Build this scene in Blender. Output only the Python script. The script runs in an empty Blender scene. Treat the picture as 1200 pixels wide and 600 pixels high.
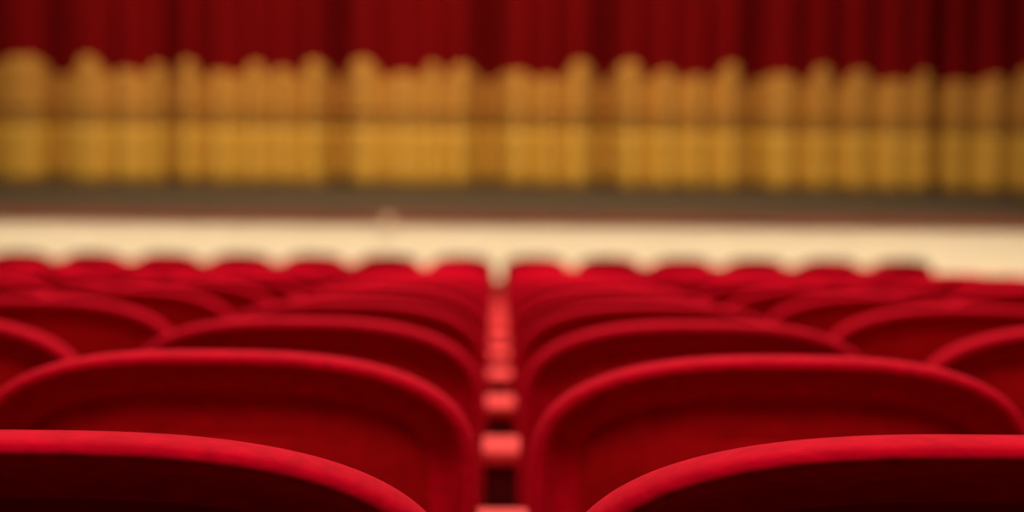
import bpy, bmesh, math, random
from mathutils import Matrix, Vector, noise

random.seed(7)
S = bpy.context.scene
C = S.collection
PI = math.pi

# ---------------------------------------------------------------- camera, light, exposure
EYE = 2.62                       # metres above the floor in front of the stage
FPX = 2494.0                     # focal length in pixels of a 1200 px wide frame
cam_data = bpy.data.cameras.new('camera')
cam_data.sensor_width = 36.0
cam_data.lens = FPX / 1200 * 36
cam_data.clip_start = 0.05
cam_data.dof.use_dof = True
cam_data.dof.focus_distance = 1.32
cam_data.dof.aperture_fstop = 4.6
cam = bpy.data.objects.new('camera', cam_data)
C.objects.link(cam)
PITCH, YAW, ROLL = 226 / FPX, 17 / FPX, 0.0105
cam.matrix_world = (Matrix.Translation((-0.008, 0, EYE)) @ Matrix.Rotation(-YAW, 4, 'Z')
                    @ Matrix.Rotation(PI / 2 - PITCH, 4, 'X') @ Matrix.Rotation(ROLL, 4, 'Z'))
S.camera = cam
S.view_settings.view_transform = 'Standard'
S.view_settings.look = 'None'
S.view_settings.gamma = 1
S.view_settings.exposure = 0
S.view_settings.use_curve_mapping = False
S.cycles.use_denoising = True

w = bpy.data.worlds.new('world')
S.world = w
w.use_nodes = True
w.node_tree.nodes['Background'].inputs[0].default_value = (1, .75, .55, 1)
w.node_tree.nodes['Background'].inputs[1].default_value = 0.006


def area(name, loc, rot, sx, sy, power, col, spread=180):
    l = bpy.data.lights.new(name, 'AREA')
    l.shape = 'RECTANGLE'
    l.size, l.size_y = sx, sy
    l.energy = power
    l.color = col
    l.spread = math.radians(spread)
    o = bpy.data.objects.new(name, l)
    o.location = loc
    o.rotation_euler = rot
    C.objects.link(o)
    return o


WARM = (1, .86, .70)
# house lights: rows of ceiling lamps over the stalls, the strongest ahead of the camera, plus one added fill
area('house_light', (0, 7.6, 6.9), (0, 0, 0), 9, 6.5, 900, WARM)
area('last_rows_fill', (0, 14.2, 6.9), (0, 0, 0), 9, 2, 100, WARM)  # added fill that brightens the seat tops nearest the stage
area('rear_house_light', (0, -1.5, 6.9), (math.radians(25), 0, 0), 8, 1.6, 105, WARM, 90)
# lamps aimed from the ceiling at the stage front
area('apron_light', (0, 13.0, 6.6), (math.radians(52), 0, 0), 12, .4, 100, (1, .86, .68), 36)
# lamps over the stage aimed at the curtain
area('curtain_light', (-.9, 19.6, 6.7), (math.radians(38), 0, math.radians(-4)), 9, .5, 220, (1, .82, .58), 120)
# trough of lamps standing on the floor before the stage
area('trough_light', (0, 18.55, .45), (math.radians(105), 0, 0), 13, .12, 36, (1, .84, .62))


# ---------------------------------------------------------------- materials
def mat(name, col, rough=.8, sheen=0.0, sheen_col=None, vary=0.0, scale=40, bump=0.0, metal=0, spec=.3,
        stretch=(1, 1, 1)):
    m = bpy.data.materials.new(name)
    m.use_nodes = True
    nt = m.node_tree
    b = nt.nodes['Principled BSDF']
    b.inputs['Base Color'].default_value = (*col, 1)
    b.inputs['Roughness'].default_value = rough
    b.inputs['Metallic'].default_value = metal
    b.inputs['Specular IOR Level'].default_value = spec
    if sheen:
        b.inputs['Sheen Weight'].default_value = sheen
        b.inputs['Sheen Roughness'].default_value = .35
        b.inputs['Sheen Tint'].default_value = (*(sheen_col or col), 1)
    if vary or bump:
        tc = nt.nodes.new('ShaderNodeTexCoord')
        mp = nt.nodes.new('ShaderNodeMapping')
        mp.inputs['Scale'].default_value = stretch
        nz = nt.nodes.new('ShaderNodeTexNoise')
        nz.inputs['Scale'].default_value = scale
        nz.inputs['Detail'].default_value = 5
        nt.links.new(tc.outputs['Object'], mp.inputs['Vector'])
        nt.links.new(mp.outputs['Vector'], nz.inputs['Vector'])
        if vary:
            r = nt.nodes.new('ShaderNodeValToRGB')
            r.color_ramp.elements[0].position = .3
            r.color_ramp.elements[1].position = .7
            r.color_ramp.elements[0].color = (*[c * (1 - vary) for c in col], 1)
            r.color_ramp.elements[1].color = (*[min(1, c * (1 + vary)) for c in col], 1)
            nt.links.new(nz.outputs['Fac'], r.inputs['Fac'])
            nt.links.new(r.outputs['Color'], b.inputs['Base Color'])
        if bump:
            bp = nt.nodes.new('ShaderNodeBump')
            bp.inputs['Strength'].default_value = bump
            bp.inputs['Distance'].default_value = .002
            nt.links.new(nz.outputs['Fac'], bp.inputs['Height'])
            nt.links.new(bp.outputs['Normal'], b.inputs['Normal'])
    return m


M = {
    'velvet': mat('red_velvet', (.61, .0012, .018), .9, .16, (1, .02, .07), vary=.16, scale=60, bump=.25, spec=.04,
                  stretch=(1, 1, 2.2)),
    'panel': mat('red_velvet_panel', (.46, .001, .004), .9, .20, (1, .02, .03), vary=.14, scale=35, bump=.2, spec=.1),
    'pad': mat('armrest_velvet', (.84, .052, .056), .8, .15, (1, .25, .22), vary=.08, scale=50, spec=.2),
    'post': mat('shade_darkened_red', (.12, .0012, .0016), .6, spec=.3, vary=.1, scale=20),  # arm stand red, with the shade below the pads put into its colour
    'steel': mat('dark_steel', (.03, .028, .028), .45, metal=.8),
    'carpet': mat('red_carpet', (.07, .003, .004), .95, vary=.25, scale=90, bump=.4),
    'wall': mat('dark_red_plaster', (.03, .007, .006), .85, vary=.08, scale=6),
    'ceiling': mat('plaster_cream', (.22, .17, .13), .9, vary=.05, scale=4),
    'apron': mat('cream_paint', (.82, .69, .48), .7, vary=.04, scale=5),
    'nosing': mat('stained_wood', (.20, .055, .025), .5, vary=.2, scale=8, stretch=(.3, 6, 6)),
    'boards': mat('stage_boards', (.070, .050, .028), .7, vary=.18, scale=7, stretch=(4, .25, 1)),
    'drape': mat('red_drape', (.19, .0004, .0012), .85, .10, (1, .02, .02), vary=.12, scale=3, stretch=(3, 3, .3), spec=.1),
    'gold': mat('gold_satin', (.58, .305, .036), .6, .15, (1, .7, .3), vary=.10, scale=12, stretch=(2, 2, .4), spec=.3),
    'braid': mat('gold_braid', (.56, .255, .040), .65, .15, (1, .6, .3), vary=.16, scale=30, stretch=(1, 1, 2), spec=.3),
    'cord': mat('old_gold_cord', (.40, .185, .028), .6, vary=.2, scale=60),
    'black': mat('black_metal', (.02, .02, .02), .5),
    'lens': mat('pale_housing', (.86, .56, .34), .5),
}


# ---------------------------------------------------------------- helpers
def mesh_obj(name, verts, faces, m, parent=None, smooth=True):
    me = bpy.data.meshes.new(name)
    me.from_pydata(verts, [], faces)
    me.materials.append(m)
    bm = bmesh.new()
    bm.from_mesh(me)
    bmesh.ops.remove_doubles(bm, verts=bm.verts, dist=1e-5)
    bmesh.ops.recalc_face_normals(bm, faces=bm.faces)
    bm.to_mesh(me)
    bm.free()
    if smooth:
        for p in me.polygons:
            p.use_smooth = True
    o = bpy.data.objects.new(name, me)
    C.objects.link(o)
    if parent:
        o.parent = parent
    return o


def bm_obj(name, bm, m, parent=None, smooth=False):
    me = bpy.data.meshes.new(name)
    bm.to_mesh(me)
    bm.free()
    me.materials.append(m)
    if smooth:
        for p in me.polygons:
            p.use_smooth = True
    o = bpy.data.objects.new(name, me)
    C.objects.link(o)
    if parent:
        o.parent = parent
    return o


def add_box(bm, x0, x1, y0, y1, z0, z1, bev=0, seg=2):
    r = bmesh.ops.create_cube(bm, size=1)
    vs = r['verts']
    for v in vs:
        v.co = Vector(((x0 + x1) / 2 + v.co.x * (x1 - x0), (y0 + y1) / 2 + v.co.y * (y1 - y0),
                       (z0 + z1) / 2 + v.co.z * (z1 - z0)))
    if bev:
        es = list({e for v in vs for e in v.link_edges})
        bmesh.ops.bevel(bm, geom=es, offset=bev, segments=seg, affect='EDGES', profile=.5)


def add_cyl(bm, p0, p1, r, n=16):
    p0, p1 = Vector(p0), Vector(p1)
    d = p1 - p0
    q = d.to_track_quat('Z', 'Y').to_matrix().to_4x4()
    bmesh.ops.create_cone(bm, cap_ends=True, segments=n, radius1=r, radius2=r, depth=d.length,
                          matrix=Matrix.Translation((p0 + p1) / 2) @ q)


def empty(name, loc):
    o = bpy.data.objects.new(name, None)
    o.location = loc
    o.empty_display_size = .1
    C.objects.link(o)
    return o


def tag(o, label, cat, group=None):
    o['label'] = label
    o['category'] = cat
    if group:
        o['group'] = group


def struct(o):
    o['kind'] = 'structure'
    return o


def copy_tree(src, loc):
    r = src.copy()
    C.objects.link(r)
    r.location = loc
    for ch in list(src.children):
        c = ch.copy()
        C.objects.link(c)
        c.parent = r
        for g in list(ch.children):
            d = g.copy()
            C.objects.link(d)
            d.parent = c
    return r


# ---------------------------------------------------------------- the hall
ROW = .90            # row spacing
PITCH_X = .573        # seat spacing
NROWS = 18
FIRST = 1.30         # distance of the first row, in row spacings
SEAT_H = .90


def row_d(n):
    return n + FIRST + (.06 if n == 0 else 0)


def floor_at(d):
    return max(EYE - .0758 * d - .1105 - SEAT_H, 0.0)


def dip(n):
    """the treads settle a little below the straight rake towards the stage; the last one is nearly level with its neighbour"""
    if n == 0:
        return .009
    if n == NROWS - 1:
        return -.004
    return .043 * min(1, max(0, (n - 7) / 8)) ** 1.3


X0, X1, YB, YF, ZC = -9.0, 9.0, -3.6, 26.0, 7.2
EDGE_Y, STAGE_Z, CURT_Y = 18.9, 1.271, 23.2

# raked floor: one shallow step per row, then the flat strip before the stage
vs, fs = [], []
prof = []
for n in range(-6, NROWS):
    y0 = ROW * (n + FIRST) - .30
    z = floor_at(n + FIRST) - dip(n)
    prof += [(y0, z), (y0 + ROW, z)]
prof[0] = (YB, prof[0][1])
prof += [(prof[-1][0], 0.14), (EDGE_Y, .14)]
pts = prof + [(EDGE_Y, -.25), (YB, -.25)]
k = len(pts)
vs = [(X0, y, z) for y, z in pts] + [(X1, y, z) for y, z in pts]
fs = [(i, (i + 1) % k, (i + 1) % k + k, i + k) for i in range(k)] + [tuple(range(k)), tuple(range(k, 2 * k))]
struct(mesh_obj('floor', vs, fs, M['carpet'], smooth=False))

for nm, a in (('wall_left', (X0 - .2, X0, YB, YF, -.25, ZC)), ('wall_right', (X1, X1 + .2, YB, YF, -.25, ZC)),
              ('wall_back', (X0 - .2, X1 + .2, YB - .2, YB, -.25, ZC)),
              ('wall_front', (X0 - .2, X1 + .2, YF, YF + .2, -.25, ZC))):
    bm = bmesh.new()
    add_box(bm, *a)
    struct(bm_obj(nm, bm, M['wall']))
bm = bmesh.new()
add_box(bm, X0 - .2, X1 + .2, YB - .2, YF + .2, ZC, ZC + .2)
struct(bm_obj('ceiling', bm, M['ceiling']))

# ---------------------------------------------------------------- stage
stage = empty('stage', (0, EDGE_Y, .14))
tag(stage, 'wide raised stage with dark wooden boards and brightly lit cream front', 'stage')
bm = bmesh.new()
add_box(bm, X0 + .02, X1 - .02, .06, YF - EDGE_Y - .02, .90, STAGE_Z - .14)
o = bm_obj('stage_boards', bm, M['boards'], stage)
bm = bmesh.new()
add_box(bm, X0 + .02, X1 - .02, .02, .10, 0, STAGE_Z - .14 - .083)
nx = 16
pw = (X1 - X0 - .1) / nx
for i in range(nx):                                   # raised panels of the front
    x = X0 + .05 + i * pw
    add_box(bm, x + .08, x + pw - .08, 0, .05, .12, .95, .012)
bm_obj('front_panelling', bm, M['apron'], stage)
bm = bmesh.new()
add_box(bm, X0 + .02, X1 - .02, -.03, .08, STAGE_Z - .14 - .085, STAGE_Z - .14 + .004, .010, 3)
bm_obj('edge_nosing', bm, M['nosing'], stage)

# small pale lamp fixed under the stage edge
fl = empty('stage_lamp', (-.98, EDGE_Y - .03, 1.228))
tag(fl, 'small pale round lamp fixed just under the front edge of the stage', 'lamp')
bm = bmesh.new()
add_box(bm, -.03, .03, -.012, 0, -.03, .03, .004)
bm_obj('bracket', bm, M['black'], fl)
bm = bmesh.new()
add_cyl(bm, (0, -.075, 0), (0, -.012, 0), .035, 24)
add_cyl(bm, (0, -.085, 0), (0, -.070, 0), .044, 24)
bm_obj('housing', bm, M['lens'], fl, True)

# ---------------------------------------------------------------- stage curtain
PXM = CURT_Y / FPX
ridges = [40, 105, 150, 188, 222, 258, 302, 330, 366, 424, 470, 505, 535, 606, 640, 676, 736, 776, 812, 853, 915, 958,
          1000, 1045, 1075, 1112, 1160, 1192]
deep = {65: .8, 130: .35, 200: .75, 240: .55, 280: .35, 316: .3, 350: .4, 394: 1.0, 450: .4, 490: .25, 520: .3,
        568: 1.0, 625: .35, 655: .45, 706: 1.0, 757: .45, 795: .35, 830: .45, 872: .9, 938: .55, 978: .5, 1022: .4,
        1060: .3, 1092: .75, 1135: .4, 1178: .5, 85: .2, 170: .2}
rh = {40: .16, 105: .17, 150: .03, 188: .10, 222: .14, 258: .02, 302: .12, 330: .06, 366: .15, 424: .17, 470: .02,
      505: .13, 535: .12, 606: .05, 640: .0, 676: .17, 736: .17, 776: .08, 812: .02, 853: .16, 915: .05, 958: .14,
      1000: .10, 1045: .0, 1075: .10, 1112: 0, 1160: .06, 1192: .14}
x = -8
seq = [(p, 1.0) for p in ridges]
keys = []
for p in ridges:
    keys.append((p, -1.0, rh[p]))
for p, dp in deep.items():
    keys.append((p, -1.0 + 2 * dp * (1.35 if dp >= .7 else 1), -.03 if dp < .5 else -.06))
px = -8
while px > -330:
    px -= random.uniform(22, 36)
    keys.append((px, random.choice((.2, .6, 1.0)), -.04))
    px -= random.uniform(22, 36)
    keys.append((px, -1, random.uniform(0, .16)))
px = 1208
while px < 1510:
    px += random.uniform(22, 36)
    keys.append((px, random.choice((.2, .6, 1.0)), -.04))
    px += random.uniform(22, 36)
    keys.append((px, -1, random.uniform(0, .16)))
keys.sort()


def fold(p):
    for (a, ya, ha), (b, yb, hb) in zip(keys, keys[1:]):
        if a <= p <= b:
            t = (1 - math.cos(PI * (p - a) / (b - a))) / 2
            # broad rounded pleats, tight valleys between them
            t = t ** 1.7 if ya < yb else 1 - (1 - t) ** 1.7
            tt = t
            return ya + (yb - ya) * t, ha + (hb - ha) * tt
    return 0, 0


P0, P1 = int(keys[0][0]) + 1, int(keys[-1][0]) - 1
XS = [P0 + i * 2.5 for i in range(int((P1 - P0) / 2.5))]
FOLDS = [(((p - 583) * PXM), *fold(p)) for p in XS]
AMP = .21


def drape(name, zlow, zhigh, rows, m, parent, off, thick):
    """a pleated strip; zlow / zhigh are functions of the pleat's lobe height"""
    vs, fs = [], []
    n = len(FOLDS)
    layers = []
    for side in (0, 1):
        for r in range(rows + 1):
            t = r / rows
            ids = []
            for i, (x, f, h) in enumerate(FOLDS):
                z = zlow(h, x) * (1 - t) + zhigh(h, x) * t
                amp = AMP * (1.0 + .12 * noise.noise(Vector((x * .6, z * .35, 3))))
                xx = x + .025 * noise.noise(Vector((x * .5, z * .4, 8)))
                y = f * amp - off + (thick if side else 0)
                ids.append(len(vs))
                vs.append((xx, y, z))
            layers.append(ids)
    R = rows + 1
    for base in (0, R):
        for r in range(rows):
            a, b = layers[base + r], layers[base + r + 1]
            fs += [(a[i], a[i + 1], b[i + 1], b[i]) for i in range(n - 1)]
    for r in (0, rows):
        a, b = layers[r], layers[R + r]
        fs += [(a[i], a[i + 1], b[i + 1], b[i]) for i in range(n - 1)]
    for i in (0, n - 1):
        for r in range(rows):
            fs.append((layers[r][i], layers[r + 1][i], layers[R + r + 1][i], layers[R + r][i]))
    return mesh_obj(name, vs, fs, m, parent)


cur = empty('stage_curtain', (0, CURT_Y, STAGE_Z))
tag(cur, 'pleated red stage curtain with a deep gold border along its foot', 'curtain')
wob = lambda x: .018 * noise.noise(Vector((x * 2.2, 1, 4)))
drape('drape', lambda h, x: .02, lambda h, x: 5.7, 14, M['drape'], cur, 0, .02)
drape('gold_border', lambda h, x: .0 + .10 * max(0, .1 - h) * 0 + .012 + wob(x), lambda h, x: .625, 5, M['gold'], cur, .012, .012)
drape('braid_trim', lambda h, x: .755, lambda h, x: 1.20 + h, 6, M['braid'], cur, .012, .012)
drape('cord_band', lambda h, x: .625, lambda h, x: .755, 2, M['cord'], cur, .010, .010)
bm = bmesh.new()
add_cyl(bm, (-8.8, CURT_Y + .05, STAGE_Z + 5.76), (8.8, CURT_Y + .05, STAGE_Z + 5.76), .04)
o = bm_obj('curtain_rail', bm, M['steel'], None, True)
o.parent = cur
o.matrix_parent_inverse = Matrix.Translation((0, -CURT_Y, -STAGE_Z))

# ---------------------------------------------------------------- theatre seat
HW, ARCH, PEX = .2602, .136, 2.5
ZB = .40
RECL = math.tan(math.radians(10))
SAG = .075


def outline(s, n=90):
    """points (x, z) from the bottom left over the arch to the bottom right, s inside the outer edge"""
    a, b = HW - s, ARCH - s * .9
    zc = SEAT_H - ARCH
    pts = [(-a, ZB + (zc - ZB) * i / 6) for i in range(6)]
    for i in range(n + 1):
        th = PI - PI * i / n
        c, si = math.cos(th), math.sin(th)
        x = a * math.copysign(abs(c) ** (2 / PEX), c)
        z = zc + b * abs(si) ** (2 / PEX)
        pts.append((x, z))
    pts += [(a, ZB + (zc - ZB) * i / 6) for i in range(5, -1, -1)]
    return pts


def place(x, z, q):
    """q = distance behind the middle surface of the back (towards the row behind)"""
    y = -q - (z - .45) * RECL + SAG * (x / HW) ** 2
    return (x, y + .07, z)


def sweep(profile, close_rear=False, close_front=False, fill_bulge=0.0):
    vs, fs = [], []
    rings = []
    for s, q in profile:
        ids = []
        for x, z in outline(s):
            ids.append(len(vs))
            vs.append(place(x, z, q))
        rings.append(ids)
    n = len(rings[0])
    for a, b in zip(rings, rings[1:]):
        fs += [(a[i], a[i + 1], b[i + 1], b[i]) for i in range(n - 1)]

    def fill(ring, s, q, bulge):
        pts = outline(s)
        half = n // 2
        cols = [1, .8, .6, .4, .2, 0]
        for side in (0, 1):
            prev = None
            for j in range(half + 1):
                i = j if side == 0 else n - 1 - j
                x, z = pts[i]
                rowids = []
                for c in cols:
                    top = max(0, min(1, (SEAT_H - s - z) / .18))
                    qq = q + bulge * (1 - c * c) * (top * (2 - top)) ** .8
                    rowids.append(len(vs))
                    vs.append(place(x * c, z, qq))
                if prev:
                    fs.extend([(prev[k], prev[k + 1], rowids[k + 1], rowids[k]) for k in range(len(cols) - 1)])
                prev = rowids
    if close_rear:
        fill(rings[0], *profile[0], fill_bulge)
    if close_front:
        fill(rings[-1], *profile[-1], -fill_bulge)
    # close the bottom along the profile
    for e in (0, n - 1):
        pass
    return vs, fs


# (inset from the outer edge, distance behind the middle surface): tucked-in underside, rolled edge, front cushion
prof_roll = [(.052, -.036), (.043, -.0345), (.035, -.031), (.0285, -.024), (.0235, -.015), (.0195, -.006), (.016, .002),
             (.0125, .0075), (.009, .0095), (.0055, .009), (.0028, .006), (.001, .000), (0, -.008), (.0005, -.020),
             (.002, -.034), (.005, -.047), (.010, -.058), (.017, -.067), (.027, -.074), (.040, -.079), (.056, -.082)]


def make_seat():
    root = empty('theatre_seat', (0, 0, 0))
    v, f = sweep(prof_roll, close_front=True, fill_bulge=.03)
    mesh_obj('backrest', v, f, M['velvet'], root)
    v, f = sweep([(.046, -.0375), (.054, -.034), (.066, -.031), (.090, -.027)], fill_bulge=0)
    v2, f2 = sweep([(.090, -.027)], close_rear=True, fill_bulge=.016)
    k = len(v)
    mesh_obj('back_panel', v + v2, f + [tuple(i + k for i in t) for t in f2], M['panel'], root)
    # tipped-up squab hanging between the arm stands
    bm = bmesh.new()
    add_box(bm, -.24, .24, .20, .30, .40, .80, .045, 4)
    o = bm_obj('seat_cushion', bm, M['velvet'], root, True)
    for v_ in o.data.vertices:
        v_.co.y += (v_.co.z - .40) * -.10
    # lower rail and two feet
    bm = bmesh.new()
    add_box(bm, -.252, .252, .07, .13, .37, .44, .01)
    bm_obj('seat_frame', bm, M['steel'], root)
    for sx in (-1, 1):
        bm = bmesh.new()
        add_box(bm, sx * .22 - .02, sx * .22 + .02, .07, .13, .012, .38, .006)
        add_box(bm, sx * .22 - .03, sx * .22 + .03, .02, .22, 0, .014, .004)
        bm_obj('leg', bm, M['steel'], root)
    return root


def make_arm():
    root = empty('armrest_stand', (0, 0, 0))
    bm = bmesh.new()
    add_box(bm, -.034, .034, .20, .345, .652, .676, .010, 4)
    bm_obj('armrest_pad', bm, M['pad'], root, True)
    bm = bmesh.new()
    add_box(bm, -.0255, .0255, .225, .335, .012, .655, .006, 2)
    bm_obj('side_panel', bm, M['post'], root)
    bm = bmesh.new()
    add_box(bm, -.028, .028, .225, .37, 0, .014, .004)
    bm_obj('foot_plate', bm, M['steel'], root)
    return root


ORD = ['first', 'second', 'third', 'fourth', 'fifth', 'sixth', 'seventh', 'eighth', 'ninth', 'tenth', 'eleventh',
       'twelfth', 'thirteenth', 'fourteenth', 'fifteenth', 'sixteenth', 'seventeenth', 'eighteenth', 'nineteenth',
       'twentieth']


def row_name(n):
    return 'last row before the stage' if n == NROWS - 1 else ORD[n] + ' row from the camera'


# per-seat settling seen in the photograph: (row, column): (dx, dz)
NUDGE = {(0, 1): (.0, .0025)}
seat0, arm0 = make_seat(), make_arm()
used = [False, False]
for n in range(NROWS):
    d = row_d(n)
    ppx = FPX * PITCH_X / (ROW * d)
    y = ROW * d
    z = floor_at(n + FIRST) - dip(n)
    for side in (-1, 1):
        for k in range(1, 12):
            near_edge = (k - 1) * ppx
            if near_edge > (585 if side < 0 else 617) + (ppx if n < 6 else 0):
                break
            if side > 0 and n >= 10 and k * ppx > 545:     # the side aisle cuts the rows off here
                break
            dx, dz = NUDGE.get((n, side * k), (0, 0))
            loc = (side * (k - .5) * PITCH_X + dx, y, z + dz)
            if not used[0]:
                s = seat0
                s.location = loc
                used[0] = True
            else:
                s = copy_tree(seat0, loc)
            tag(s, 'red velvet theatre seat in the %s, %s %s of central gap'
                % (row_name(n), ORD[k - 1], 'left' if side < 0 else 'right'), 'seat', 'red velvet seats in the stalls')
    if n >= 1:
        loc = (0, y, z)
        a = arm0 if n == 1 else copy_tree(arm0, loc)
        a.location = loc
        tag(a, 'padded pink red armrest in the central gap, in the ' + row_name(n), 'armrest', 'armrests between the seats')
        for side, word in ((-1, 'left'), (1, 'right')):
            if side > 0 and n >= 10 and 2 * ppx > 545:
                continue
            b = copy_tree(arm0, (side * PITCH_X, y, z))
            tag(b, 'padded pink red armrest one seat %s of central gap, %s' % (word, row_name(n)), 'armrest',
                'armrests between the seats')
